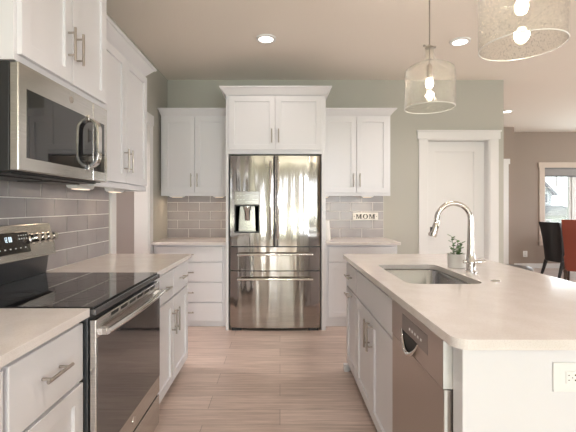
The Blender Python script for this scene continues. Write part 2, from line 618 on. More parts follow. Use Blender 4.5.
for a, b in ((GX0, 6.0), (6.06, GX1)):
    m.box(a, a + 0.045, 7.93, 7.98, GZ0, GZ1)
    m.box(b - 0.045, b, 7.93, 7.98, GZ0, GZ1)
    m.box(a, b, 7.93, 7.98, GZ0, GZ0 + 0.05)
    m.box(a, b, 7.93, 7.98, GZ1 - 0.05, GZ1)
    m.box(a, b, 7.94, 7.965, 1.645, 1.66)
    m.box((a + b) / 2 - 0.008, (a + b) / 2 + 0.008, 7.94, 7.965, 1.65, GZ1 - 0.04)
m.box(6.0, 6.06, 7.91, 8.0, GZ0, GZ1)
m.build('window_frame', TRIM, wn, 0.002)
m = MB()
m.box(GX0 + 0.04, 5.96, 7.953, 7.957, GZ0 + 0.04, GZ1 - 0.04)
m.box(6.10, GX1 - 0.04, 7.953, 7.957, GZ0 + 0.04, GZ1 - 0.04)
m.build('pane', PANE, wn)
bl = thing('window_blind', (6.26, 7.91, GZ1), 'grey pleated blind pulled up at the top of the dining window', 'blind')
m = MB()
for k in range(5):
    m.box(GX0 + 0.01, GX1 - 0.01, 7.888 + 0.003 * (k % 2), 7.925, GZ1 - 0.03 - 0.026 * (k + 1), GZ1 - 0.032 - 0.026 * k)
m.build('blind_fabric', SHADEFAB, bl, 0.002)
box('head_rail', P('rail_grey', (0.2, 0.2, 0.2), 0.5), bl, GX0 + 0.005, GX1 - 0.005, 7.886, 7.928, GZ1 - 0.03, GZ1)
box('bottom_rail', P('rail_dark', (0.12, 0.12, 0.13), 0.5), bl, GX0 + 0.01, GX1 - 0.01, 7.884, 7.926, GZ1 - 0.185, GZ1 - 0.162)

m = MB(); m.box(4.5, 8.0, 7.882, 7.9, 0, 0.10); structure(m.build('baseboard_back', TRIM, None, 0.002))
m = MB(); m.box(2.632, 2.70, YB - 0.014, YB, 0, 0.10); m.box(1.24, 1.675, YB - 0.014, YB, 0, 0.10)
structure(m.build('baseboard_kitchen', TRIM, None, 0.002))
m = MB(); m.box(WX, WX + 0.014, 4.075, 4.12, 0, 0.10)

# wall behind the camera with narrow panes shaped for the fridge reflection and a window; right wall with two windows
m = MB()
PN = [(x - 0.19, x + 0.19, 0.25, 2.38) for x in (-0.62, 0.28, 0.92, 1.95, 2.55)] + [(3.0, 5.4, 0.75, 2.3)]
e0 = -3.0
for a, b, z0, z1 in PN:
    m.box(e0, a, -6.1, -6.0, 0, ZC)
    m.box(a, b, -6.1, -6.0, 0, z0); m.box(a, b, -6.1, -6.0, z1, ZC)
    e0 = b
m.box(e0, 8.0, -6.1, -6.0, 0, ZC)
structure(m.build('wall_front', WALL))
m = MB()
for a, b in ((-6.1, 0.3), (2.9, 4.3), (6.9, 8.04)): m.box(8.0, 8.1, a, b, 0, ZC)
for a, b in ((0.3, 2.9), (4.3, 6.9)):
    m.box(8.0, 8.1, a, b, 0, 0.65); m.box(8.0, 8.1, a, b, 2.35, ZC)
structure(m.build('wall_right', DINING))
for k, (a, b, z0, z1) in enumerate(PN):
    q = bpy.data.objects.new('window_%d' % (k + 2), None); C.objects.link(q); q.location = ((a + b) / 2, -6.05, z0); structure(q)
    m = MB()
    for u in ((a, b - 0.035) if b - a < 1 else (a, (a + b) / 2 - 0.04, b - 0.035)): m.box(u, u + 0.035, -6.08, -6.02, z0, z1)
    m.box(a, b, -6.08, -6.02, z0, z0 + 0.08); m.box(a, b, -6.08, -6.02, z1 - 0.08, z1)
    m.build('window_frame', TRIM, q)
    box('pane', PANE, q, a + 0.03, b - 0.03, -6.053, -6.049, z0 + 0.05, z1 - 0.05)
for k, (a, b) in enumerate(((0.3, 2.9), (4.3, 6.9))):
    q = bpy.data.objects.new('window_%d' % (k + 8), None); C.objects.link(q); q.location = (8.05, (a + b) / 2, 0.65); structure(q)
    m = MB()
    for u in (a, (a + b) / 2 - 0.04, b - 0.07): m.box(8.02, 8.08, u, u + 0.07, 0.65, 2.35)
    m.box(8.02, 8.08, a, b, 0.65, 0.73); m.box(8.02, 8.08, a, b, 2.27, 2.35)
    m.build('window_frame', TRIM, q)
    box('pane', PANE, q, 8.049, 8.053, a + 0.05, b - 0.05, 0.7, 2.3)

# outside
structure(box('ground', LAWNM, None, -60, 90, -60, 110, -3.3, -3.0))
hs = thing('neighbour_house', (21, 46, -3), 'pale two storey house with grey gabled roof seen through the dining window', 'house')
m = MB(); m.prism([(20.0, -3), (32.5, -3), (32.5, 3.1), (26.25, 9.2), (20.0, 3.1)], 'y', 46, 54)
m.build('wall', SIDING, hs)
m = MB()
m.prism([(33.0, 2.55), (26.25, 9.55), (26.25, 9.2), (32.7, 2.55)], 'y', 45.5, 54.5)
m.prism([(19.5, 2.55), (26.25, 9.55), (26.25, 9.2), (19.8, 2.55)], 'y', 45.5, 54.5)
m.build('roof', ROOFM, hs)
m = MB(); m.prism([(27.5, 1.35), (31.5, 1.35), (35.2, 0.45), (35.2, 0.15), (27.5, 0.15)], 'y', 43.0, 45.98)
m.build('porch_roof', ROOFM, hs)
m = MB(); m.box(28, 34.8, 43.6, 45.95, -3, 0.15); m.build('porch', SIDING, hs)
for x, y, a, b in ((29.9, 46, 1.6, 2.9), (31.6, 46, 1.6, 2.9), (25.5, 46, 1.6, 2.9), (32.4, 43.6, -1.7, -0.2), (30.2, 43.6, -1.7, -0.2)):
    f = box('window', TRIM, hs, x - 0.42, x + 0.42, y - 0.06, y + 0.02, a, b)
    box('pane', DIMGLASS, f, x - 0.3, x + 0.3, y - 0.09, y - 0.055, a + 0.12, b - 0.12)


# ================================================================== TILES
def tile_panel(name, F, u0, u1, v0, v1, off, label):
    """grout sheet with single raised tiles, running bond, one wall's surface"""
    m = MB()
    a, b = F(u0, v0, 0), F(u1, v1, 0.004)
    m.m = 1
    m.box(a[0], b[0], a[1], b[1], a[2], b[2])
    m.m = 0
    H, W, g = 0.1055, 0.262, 0.0055
    r = 0
    z = v0
    while z < v1 - 0.01:
        z2 = min(z + H, v1)
        x = u0 - 2 * W + ((off + (W / 2 if r % 2 else 0)) - u0) % W
        while x < u1:
            p, q = max(x, u0), min(x + W, u1)
            if q - p > 0.012:
                e_ = 0.003
                def R(i, w): return [F(p + g / 2 + i, z + g / 2 + i, w), F(q - g / 2 - i, z + g / 2 + i, w), F(q - g / 2 - i, z2 - g / 2 - i, w), F(p + g / 2 + i, z2 - g / 2 - i, w)]
                m.loft([R(0, 0.003), R(0, 0.006), R(0.0012, 0.0072)])
            x += W
        z = z2; r += 1
    o = m.build(name, [TILE, GROUT])
    o['kind'] = 'structure'
    return o


tile_panel('wall_tiles_left', face_px(WX), 0.1, 3.045, TOP, 1.43, 2.05 + 0.131, '')
tile_panel('wall_tiles_left', face_px(WX), 1.43, 2.18, 1.43, 1.50, 2.05, '')
tile_panel('wall_tiles_back', face_ny(YB), WX, -0.556, TOP, 1.43, -1.104, '')
tile_panel('wall_tiles_back', face_ny(YB), 0.468, 1.248, TOP, 1.43, 0.724, '')

# ================================================================== LEFT RUN
FX = -0.722      # front of the left doors and drawers
KH = 0.08        # toe kick height


def base_body(root, x0, x1, y0, y1, kick, side):
    """carcass box plus set-back toe kick; side = which side is the front"""
    box('body', CAB, root, x0, x1, y0, y1, KH, TOP - 0.032, 0.001)
    k = 0.06
    kx0, kx1, ky0, ky1 = x0, x1, y0, y1
    if side == '+x': kx1 -= k
    elif side == '-x': kx0 += k
    else: ky0 += k
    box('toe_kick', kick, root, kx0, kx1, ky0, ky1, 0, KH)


cb = thing('base_cabinet', (-1.03, 1.21, 0), 'white base cabinet with drawer and bar handle left of the range, nearest the viewer', 'cabinet', 'base cabinets along the left wall')
base_body(cb, WX + 0.003, FX - 0.02, 1.015, 1.418, KICK_SHADE, '+x')
F = face_px(FX)
flat_front(F, 1.025, 1.412, 0.637, 0.842, cb, handle=(1.215, 0.745, 0.135, False))
door(F, 1.025, 1.412, KH + 0.005, 0.625, cb, handle=(1.06, 0.53, 0.16, True))
cb = thing('base_cabinet', (-1.03, 0.55, 0), 'white base cabinet nearest the viewer below the left counter end', 'cabinet', 'base cabinets along the left wall')
base_body(cb, WX + 0.003, FX - 0.02, 0.10, 1.013, KICK_SHADE, '+x')
for a, b in ((0.11, 0.553), (0.563, 1.005)):
    flat_front(F, a, b, 0.637, 0.842, cb, handle=((a + b) / 2, 0.745, 0.135, False))
    door(F, a, b, KH + 0.005, 0.625, cb, handle=((0.52 if a < 0.3 else 0.597), 0.53, 0.16, True))
cb = thing('base_cabinet', (-1.03, 2.61, 0), 'white two door base cabinet with two drawers beyond the range', 'cabinet', 'base cabinets along the left wall')
base_body(cb, WX + 0.003, FX - 0.02, 2.192, 3.025, KICK_SHADE, '+x')
for a, b, hu in ((2.20, 2.603, 2.57), (2.613, 3.018, 2.646)):
    flat_front(F, a, b, 0.665, 0.845, cb, handle=((a + b) / 2, 0.755, 0.13, False))
    door(F, a, b, KH + 0.005, 0.652, cb, handle=(hu, 0.50, 0.16, True))
# worktops
o = slab('countertop', rrect(WX + 0.002, -0.70, 0.06, 1.42, 0.004, 2), [], TOP - 0.030, TOP, QUARTZ)
tag(o, 'cream quartz countertop in the left foreground before the range', 'countertop')
o = slab('countertop', rrect(WX + 0.002, -0.70, 2.19, 3.045, 0.004, 2), [], TOP - 0.030, TOP, QUARTZ)
tag(o, 'cream quartz countertop on the left wall, between range and hall opening', 'countertop')

# ------------------------------------------------------------------ range
RY0, RY1 = 1.425, 2.185
rg = thing('range', (-1.02, 1.8, 0), 'stainless steel electric range with black glass cooktop between the left counters', 'stove')
m = MB()
m.box(WX + 0.012, -0.712, RY0, RY1, 0.03, 0.862)
m.box(WX + 0.05, -0.76, RY0 + 0.02, RY1 - 0.02, 0.0, 0.03)
m.build('body', DARKSTEEL, rg, 0.002)
m = MB()
m.box(WX + 0.012, -0.682, RY0 - 0.001, RY1 + 0.001, 0.864, 0.888)
m.build('cooktop_rim', P('cooktop_rim', (0.16, 0.16, 0.17), 0.22, 0.8), rg, 0.004)
ct = box('cooktop', BLACKGLASS, rg, WX + 0.02, -0.694, RY0 + 0.006, RY1 - 0.006, 0.8882, 0.896, 0.002)
m = MB()
GREYRING = P('burner_ring', (0.05, 0.05, 0.052), 0.15)
for bx, by, rr in ((-0.84, 1.62, 0.105), (-0.84, 1.99, 0.085), (-1.10, 1.62, 0.085), (-1.10, 1.99, 0.105)):
    for r_ in (rr, rr * 0.62):
        n_ = 40
        vs = []
        for k in range(n_):
            a = 2 * PI * k / n_
            vs += [(bx + r_ * math.cos(a), by + r_ * math.sin(a), 0.8963), (bx + (r_ + 0.003) * math.cos(a), by + (r_ + 0.003) * math.sin(a), 0.8963)]
        m.add(vs, [(2 * k, 2 * k + 1, (2 * k + 3) % (2 * n_), (2 * k + 2) % (2 * n_)) for k in range(n_)])
m.build('burner_marking', GREYRING, ct)
# oven door
DFX = -0.682
od = MB().box(DFX - 0.026, DFX, RY0 + 0.004, RY1 - 0.004, 0.222, 0.848)
od = od.build('oven_door', [STEEL], rg, 0.004)
box('oven_glass', OVENGLASS, od, DFX - 0.004, DFX + 0.0015, RY0 + 0.009, RY1 - 0.006, 0.315, 0.778, 0.001)
m = MB()
for k in range(6):
    y = RY0 + 0.13 + k * 0.095
    m.box(DFX - 0.004, DFX + 0.0008, y, y + 0.07, 0.8285, 0.8415)
m.build('vent_slot', SLOT, od)
m = MB()
hx = DFX + 0.034
pts = []
for k in range(17):
    t = k / 16
    y = RY0 + 0.03 + t * (RY1 - RY0 - 0.06)
    pts.append((hx - 0.012 * (2 * t - 1) ** 2 + 0.006, y, 0.797))
m.tube(pts, 0.0145, 14, flat=(1.0, 0.8))
for y in (RY0 + 0.045, RY1 - 0.045):
    m.box(DFX - 0.002, hx - 0.008, y - 0.018, y + 0.018, 0.786, 0.808)
m.build('handle', CHROME, od, smooth=True)
m = MB()
m.lathe([(0.018, 0), (0.018, 0.002), (0.015, 0.0028)], (DFX, 1.80, 0.268), axis='x')
m.build('emblem', CHROME, od, smooth=True)
dw_ = box('storage_drawer', STEEL, rg, DFX - 0.024, DFX - 0.002, RY0 + 0.004, RY1 - 0.004, 0.045, 0.207, 0.004)
m = MB(); m.box(DFX - 0.03, DFX - 0.012, RY0 + 0.01, RY1 - 0.01, 0.206, 0.224); m.build('drawer_gap', SLOT, rg)
# back guard
m = MB()
m.prism([(-1.348, 0.896), (-1.325, 0.896), (-1.31, 1.0), (-1.275, 1.006), (-1.313, 1.176), (-1.348, 1.176)], 'y', RY0 + 0.005, RY1 - 0.002)
gd = m.build('backguard', DARKSTEEL, rg, 0.002)
a0, a1 = Vector((-1.274, 0, 1.004)), Vector((-1.312, 0, 1.176))
d_ = (a1 - a0).normalized(); nrm = Vector((d_.z, 0, -d_.x))
def GP(t, y, h):
    q = a0 + (a1 - a0) * t + nrm * h
    return (q.x, y, q.z)
def gbox(m, t0, t1, y0, y1, h0, h1):
    return m.loft([[GP(t0, y0, h), GP(t0, y1, h), GP(t1, y1, h), GP(t1, y0, h)] for h in (h0, h1)])
gp = gbox(MB(), 0.0, 1.0, RY0 + 0.004, RY1 - 0.001, -0.002, 0.005).build('control_panel', STEEL, rg, 0.003)
ds = gbox(MB(), 0.20, 0.80, 1.64, 1.975, 0.004, 0.0075).build('display', BLACKGLASS, gp, 0.002)
m = MB()
def seg(m, t0, t1, y0, y1): gbox(m, t0, t1, y0, y1, 0.0075, 0.0082)
# clock digits 12:00 in bars
yb = 1.80
SEG = {'1': 'bc', '2': 'abged', '0': 'abcdef'}
for i, ch in enumerate('1200'):
    y = yb + i * 0.0125 + (0.005 if i > 1 else 0)
    for s_ in SEG[ch]:
        x0, x1 = y, y + 0.0075
        b_ = {'a': (0.665, 0.68, x0, x1), 'g': (0.60, 0.615, x0, x1), 'd': (0.54, 0.555, x0, x1),
              'b': (0.61, 0.675, x1 - 0.002, x1), 'c': (0.545, 0.61, x1 - 0.002, x1), 'f': (0.61, 0.675, x0, x0 + 0.002), 'e': (0.545, 0.61, x0, x0 + 0.002)}[s_]
        seg(m, *b_)
m.build('clock_digits', RED_DIGIT, ds)
m = MB()
for i in range(4):
    seg(m, 0.58, 0.62, 1.90 + i * 0.018, 1.908 + i * 0.018)
    seg(m, 0.68, 0.71, 1.90 + i * 0.018, 1.908 + i * 0.018)
for i in range(8): seg(m, 0.33, 0.36, 1.68 + i * 0.036, 1.69 + i * 0.036)
m.build('key_markings', MARK, ds)
for y in (2.005, 2.056, 2.107, 2.155, 1.46, 1.52, 1.58):
    c = Vector(GP(0.56, y, 0))
    prof = [(0.027, 0.004), (0.028, 0.008), (0.022, 0.012), (0.021, 0.040), (0.017, 0.045)]
    rings = []
    for r_, h in prof:
        rings.append([tuple(c + nrm * h + Vector((0, 1, 0)) * r_ * math.cos(2 * PI * k / 20) + d_ * r_ * math.sin(2 * PI * k / 20)) for k in range(20)])
    MB().loft(rings).build('knob', CHROME, rg, smooth=True)

# ------------------------------------------------------------------ microwave
mw = thing('microwave', (-1.17, 1.81, 1.40), 'stainless steel over the range microwave with dark window and curved handle', 'microwave')
MX = -0.975
MY0, MY1 = 1.435, 2.172
m = MB().box(WX + 0.012, MX - 0.035, MY0, MY1, 1.402, 1.812)
m.build('body', BLACKPLASTIC, mw, 0.003)
m = MB()
m.box(WX + 0.03, MX - 0.05, MY0 + 0.03, MY1 - 0.03, 1.394, 1.402)
for i in range(2):
    m.box(WX + 0.10, MX - 0.12, MY0 + 0.08 + i * 0.33, MY0 + 0.34 + i * 0.33, 1.388, 1.394)
m.build('vent_filter', BLACKPLASTIC, mw, 0.002)
dd = box('door', STEEL, mw, MX - 0.033, MX, MY0, 2.008, 1.405, 1.812, 0.004)
box('window', BLACKGLASS, dd, MX - 0.003, MX + 0.0012, 1.482, 2.004, 1.456, 1.722, 0.001)
MB().lathe([(0.016, 0), (0.016, 0.002), (0.013, 0.003)], (MX, 1.80, 1.768), axis='x').build('emblem', STEELD, dd, smooth=True)
cp = box('control_panel', STEEL, mw, MX - 0.033, MX, 2.011, MY1, 1.405, 1.812, 0.004)
box('keypad', BLACKGLASS, cp, MX - 0.003, MX + 0.0012, 2.014, 2.135, 1.456, 1.722, 0.001)
m = MB()
n_ = 20
outer = []; 
for k in range(n_ + 1):
    t = k / n_
    z = 1.462 + t * 0.262
    outer.append((MX + 0.058 * (1 - abs(2 * t - 1) ** 7), z))
inner = []
for k in range(n_ + 1):
    t = k / n_
    z = 1.478 + t * 0.230
    inner.append((MX + 0.042 * (1 - abs(2 * t - 1) ** 7), z))
ys = (1.945, 1.985)
rings = []
for k in range(n_ + 1):
    (xo, zo), (xi, zi) = outer[k], inner[k]
    if k in (0, n_): xo, xi = MX + 0.001, MX + 0.001
    rings.append([(xo, ys[0], zo), (xo, ys[1], zo), (xi, ys[1], zi), (xi, ys[0], zi)])
m.loft(rings)
m.box(MX, MX + 0.012, 1.943, 1.987, 1.452, 1.482)
m.box(MX, MX + 0.012, 1.943, 1.987, 1.702, 1.732)
m.build('handle', CHROME, dd, 0.003, smooth=True)

# ------------------------------------------------------------------ left upper cabinets
uc = thing('wall_cabinet', (-1.17, 1.80, 1.82), 'white two door wall cabinet mounted above the microwave', 'cabinet')
box('body', CAB, uc, WX + 0.003, -0.99, 1.43, 2.17, 1.817, 2.52, 0.001)
crown(MB(), WX + 0.003, -0.99, 1.43, 2.17, 2.52, 2.61, 0, 0.06, 0.06, 0.06).build('crown_moulding', CAB, uc)
F = face_px(-0.97)
door(F, 1.447, 1.797, 1.842, 2.50, uc, handle=(1.765, 2.015, 0.15, True))
door(F, 1.803, 2.155, 1.842, 2.50, uc, handle=(1.838, 2.015, 0.15, True))
uc = thing('wall_cabinet', (-1.2, 2.6, 1.39), 'tall white two door wall cabinet on the left, beyond the microwave', 'cabinet')
box('body', CAB, uc, WX + 0.003, -1.06, 2.175, 3.02, 1.416, 2.29, 0.001)
crown(MB(), WX + 0.003, -1.06, 2.175, 3.02, 2.285, 2.36, 0, 0.075, 0, 0.055).build('crown_moulding', CAB, uc)
m = MB(); m.box(-1.085, -1.05, 2.175, 3.02, 1.386, 1.42); m.box(WX + 0.003, -1.085, 3.0, 3.02, 1.386, 1.42); m.build('light_rail', CAB, uc, 0.002)
F = face_px(-1.04)
door(F, 2.185, 2.60, 1.425, 2.272, uc, handle=(2.572, 1.575, 0.155, True))
door(F, 2.606, 3.012, 1.425, 2.272, uc, handle=(2.640, 1.575, 0.155, True))

# ================================================================== BACK RUN
PF = 3.94    # front of the tall panels
fc = thing('refrigerator_cabinet', (-0.045, 4.3, 0), 'tall white cabinet surround with two doors above the refrigerator', 'cabinet')
box('side_panel', CAB, fc, -0.555, -0.527, PF, YB - 0.001, 0, 2.415, 0.002)
box('side_panel', CAB, fc, 0.425, 0.468, PF, YB - 0.001, 0, 2.415, 0.002)
box('body', CAB, fc, -0.527, 0.425, PF, YB - 0.001, 1.805, 2.415, 0.001)
F = face_ny(PF - 0.02)
door(F, -0.522, -0.052, 1.845, 2.395, fc, handle=(-0.084, 1.985, 0.14, True))
door(F, -0.046, 0.424, 1.845, 2.395, fc, handle=(-0.014, 1.985, 0.14, True))
crown(MB(), -0.555, 0.468, PF - 0.02, YB - 0.001, 2.405, 2.482, 0.058, 0.055, 0.055, 0).build('crown_moulding', CAB, fc)

fr = thing('refrigerator', (-0.05, 4.2, 0), 'stainless steel french door refrigerator with water dispenser and two drawers', 'refrigerator')
X0, X1, SPL = -0.514, 0.412, -0.057
FB = 3.995   # back of doors
box('body', BLACKPLASTIC, fr, X0 + 0.006, X1 - 0.006, FB + 0.006, 4.62, 0.02, 1.775)
def fy(x):   # bowed front
    t = (x - (X0 + X1) / 2) / ((X1 - X0) / 2)
    return 3.915 + 0.022 * t * t
def fpanel(x0, x1, z0, z1, name='', m=None, ends=(True, True)):
    n_ = 18
    poly = []
    for k in range(n_ + 1):
        x = x0 + (x1 - x0) * k / n_
        y = fy(x)
        if (k == 0 and ends[0]) or (k == n_ and ends[1]): y += 0.008
        poly.append((x, y))
    poly += [(x1, FB), (x0, FB)]
    return (m or MB()).prism(poly, 'z', z0, z1)
m = MB()      # left door, built round the dispenser opening
fpanel(X0, -0.463, 0.864, 1.785, m=m, ends=(True, False))
fpanel(-0.209, SPL - 0.006, 0.864, 1.785, m=m, ends=(False, True))
fpanel(-0.463, -0.209, 1.283, 1.785, m=m, ends=(False, False))
fpanel(-0.463, -0.209, 0.864, 1.00, m=m, ends=(False, False))
ld = m.build('door', FRIDGE, fr, smooth=True)
rd = fpanel(SPL + 0.006, X1, 0.864, 1.785, 'door').build('door', FRIDGE, fr, smooth=True)
d1 = fpanel(X0, X1, 0.617, 0.853, 'drawer').build('drawer', FRIDGE, fr, smooth=True)
d2_ = fpanel(X0, X1, 0.03, 0.607, 'drawer').build('drawer', FRIDGE, fr, smooth=True)
m = MB(); m.box(X0 + 0.012, X1 - 0.012, FB - 0.03, FB + 0.01, 0.03, 1.785); m.build('gasket', BLACKPLASTIC, fr)
box('hinge_cover', BLACKPLASTIC, fr, X0 + 0.01, X1 - 0.01, 3.95, 4.3, 1.786, 1.800)
for x in (X0 + 0.07, X1 - 0.07): box('foot', BLACKPLASTIC, fr, x - 0.05, x + 0.05, 3.935, 4.0, 0.0, 0.03, 0.004)
for x, par in ((SPL - 0.040, ld), (SPL + 0.036, rd)):
    y = fy(x)
    m = MB()
    m.tube([(x, y - 0.002, 1.70), (x, y - 0.035, 1.722), (x, y - 0.046, 1.69), (x, y - 0.05, 1.35), (x, y - 0.046, 0.985), (x, y - 0.035, 0.953), (x, y - 0.002, 0.975)], 0.0125, 14, flat=(0.85, 1))
    m.build('handle', CHROME, par, smooth=True)
for z, par in ((0.782, d1), (0.532, d2_)):
    m = MB()
    pts = [(-0.43, fy(-0.43) - 0.004, z)]
    for k in range(13):
        x = -0.425 + 0.75 * k / 12
        pts.append((x, fy(x) - 0.052, z + 0.004 * (1 - (2 * k / 12 - 1) ** 2)))
    pts.append((0.33, fy(0.33) - 0.004, z))
    m.tube(pts, 0.0125, 14)
    m.build('handle', CHROME, par, smooth=True)
# dispenser
dp = MB().box(-0.463, -0.209, 3.906, 3.94, 1.288, 1.423).build('dispenser', DISP, ld, 0.003)
m = MB()
m.box(-0.463, -0.209, 3.965, 3.975, 1.00, 1.283)
m.box(-0.463, -0.452, 3.912, 3.97, 1.00, 1.283); m.box(-0.220, -0.209, 3.912, 3.97, 1.00, 1.283)
m.box(-0.463, -0.209, 3.912, 3.97, 1.270, 1.285)
m.box(-0.463, -0.209, 3.905, 3.97, 1.00, 1.012)
m.build('dispenser_recess', BLACKPLASTIC, ld)
m = MB(); m.prism([(-0.425, 1.012), (-0.25, 1.012), (-0.262, 1.268), (-0.41, 1.268)], 'y', 3.955, 3.966); m.build('splash_plate', DISP, ld)
m = MB()
m.lathe([(0.040, 1.270), (0.040, 1.235), (0.028, 1.22), (0.028, 1.14), (0.022, 1.125)], (-0.335, 3.935, 0), seg=20)
m.build('dispenser_nozzle', CHROME, ld, smooth=True)
m = MB()
for i in range(3):
    for j in (0, 1):
        m.box(-0.435 + i * 0.032, -0.425 + i * 0.032, 3.9045, 3.907, 1.335 + 0.04 * j, 1.339 + 0.04 * j)
        m.box(-0.27 + i * 0.016, -0.262 + i * 0.016, 3.9045, 3.907, 1.335 + 0.04 * j, 1.339 + 0.04 * j)
m.box(-0.35, -0.31, 3.9045, 3.907, 1.315, 1.317); m.box(-0.35, -0.31, 3.9045, 3.907, 1.385, 1.387)
m.build('panel_marking', MARK, ld)

BF = 4.045   # front of back base fronts
bc = thing('base_cabinet', (-0.95, 4.35, 0), 'white four drawer base cabinet left of the refrigerator', 'cabinet')
box('body', CAB, bc, -1.335, -0.557, BF + 0.02, YB - 0.012, 0.05, TOP - 0.032, 0.001)
box('toe_kick', CAB, bc, -1.335, -0.557, BF + 0.03, YB - 0.012, 0, 0.05)
F = face_ny(BF)
for z0, z1 in ((0.689, 0.845), (0.480, 0.677), (0.266, 0.468), (0.064, 0.254)):
    flat_front(F, -1.30, -0.606, z0, z1, bc, handle=(-0.953, (z0 + z1) / 2, 0.105, False))
bc = thing('base_cabinet', (0.85, 4.35, 0), 'white base cabinet right of the refrigerator with one wide drawer', 'cabinet')
box('body', CAB, bc, 0.470, 1.238, BF + 0.02, YB - 0.012, 0.05, TOP - 0.032, 0.001)
box('toe_kick', CAB, bc, 0.470, 1.238, BF + 0.03, YB - 0.012, 0, 0.05)
flat_front(F, 0.510, 1.215, 0.689, 0.845, bc, handle=(0.862, 0.767, 0.13, False))
door(F, 0.510, 0.859, 0.10, 0.677, bc, handle=(0.83, 0.56, 0.15, True))
door(F, 0.865, 1.215, 0.10, 0.677, bc, handle=(0.895, 0.56, 0.15, True))
o = slab('countertop', rrect(WX + 0.002, -0.557, BF - 0.03, YB - 0.001, 0.003, 1), [], TOP - 0.030, TOP, QUARTZ)
tag(o, 'cream quartz countertop on the drawer cabinet left of the refrigerator', 'countertop')
o = slab('countertop', rrect(0.470, 1.262, BF - 0.03, YB - 0.001, 0.003, 1), [], TOP - 0.030, TOP, QUARTZ)
tag(o, 'cream quartz countertop right of the refrigerator under the small sign', 'countertop')

UF = 4.32
def back_upper(x0, x1, label, exl, exr, d0, ds_, d1):
    u = thing('wall_cabinet', ((x0 + x1) / 2, 4.49, 1.39), label, 'cabinet', 'wall cabinets beside the refrigerator')
    box('body', CAB, u, x0, x1, UF, YB - 0.012, 1.416, 2.30, 0.001)
    m = MB(); m.box(x0, x1, UF - 0.004, UF + 0.02, 1.386, 1.42)
    m.build('light_rail', CAB, u, 0.002)
    crown(MB(), x0, x1, UF, YB - 0.012, 2.285, 2.362, exl, exr, 0.055, 0).build('crown_moulding', CAB, u)
    F = face_ny(UF - 0.02)
    door(F, d0, ds_ - 0.003, 1.422, 2.268, u, handle=(ds_ - 0.035, 1.56, 0.15, True))
    door(F, ds_ + 0.003, d1, 1.422, 2.268, u, handle=(ds_ + 0.035, 1.56, 0.15, True))
    return u
back_upper(-1.335, -0.558, 'white two door wall cabinet left of the refrigerator', 0.022, 0, -1.31, -0.955, -0.60)
back_upper(0.471, 1.238, 'white two door wall cabinet right of the refrigerator', 0, 0.062, 0.49, 0.855, 1.213)


# ------------------------------------------------------------------ under cabinet lights
def ucl(x, y, ln, along, label, zt=1.416, power=0.45, grp='white light pucks under the wall cabinets'):
    t = thing('under_cabinet_light', (x, y, zt - 0.03), label, 'light', grp)
    a, b = (ln / 2, 0.035) if along == 'x' else (0.035, ln / 2)
    m = MB()
    rings = []
    for s_, z in ((1.0, zt), (1.0, zt - 0.012), (0.9, zt - 0.034), (0.8, zt - 0.042)):
        rings.append([(x - a * s_, y - b * s_, z), (x + a * s_, y - b * s_, z), (x + a * s_, y + b * s_, z), (x - a * s_, y + b * s_, z)])
    m.loft(rings); m.build('housing', WHITEP, t, 0.003)
    box('lens', DIFF, t, x - a * 0.6, x + a * 0.6, y - b * 0.6, y + b * 0.6, zt - 0.046, zt - 0.041)
    l = area('light_source', (0, 0, -0.02), (0, 0, 0), ln * 0.7, 0.05, power, (1.0, 0.76, 0.54))
    l.parent = t
    if along == 'y': l.rotation_euler = (0, 0, PI / 2)
    return t
ucl(-1.18, 4.42, 0.18, 'x', 'left white light puck under the cabinet left of the refrigerator')
ucl(-0.70, 4.42, 0.14, 'x', 'right white light puck under the cabinet left of the refrigerator')
ucl(1.00, 4.42, 0.15, 'x', 'wider white light puck under the cabinet above the sign', power=0.5)
ucl(0.53, 4.40, 0.05, 'x', 'tiny white light puck beside the refrigerator panel, under the right cabinet', power=0.3)
ucl(-1.20, 2.32, 0.22, 'y', 'white light puck under the tall left cabinet, next to the microwave', power=0.25)
ucl(-1.20, 2.80, 0.20, 'y', 'white light puck under the tall left cabinet, at its far end', power=0.25)

# ================================================================== ISLAND
IX = 0.512       # front plane of the island doors
isl = thing('kitchen_island', (1.0, 2.05, 0), 'white panelled island base carrying the large countertop', 'island')
box('end_panel', CAB, isl, 0.532, 1.16, 1.122, 1.185, 0, TOP - 0.032, 0.002)
box('end_panel', CAB, isl, 0.532, 1.16, 2.972, 2.992, 0, TOP - 0.032, 0.002)
box('back_panel', CAB, isl, 1.13, 1.16, 1.186, 2.971, 0, TOP - 0.032, 0.002)
box('foot', CAB, isl, 0.492, 0.531, 2.95, 2.992, 0, 0.055, 0.004)
o = slab('island_countertop', rrect(0.494, 1.46, 1.085, 3.047, 0.045, 8), [rrect(0.622, 1.0, 1.865, 2.49, 0.06, 8)], TOP - 0.030, TOP, QUARTZ, bevel=0.004)
tag(o, 'large cream quartz island countertop with rounded corner and sink cutout', 'countertop')

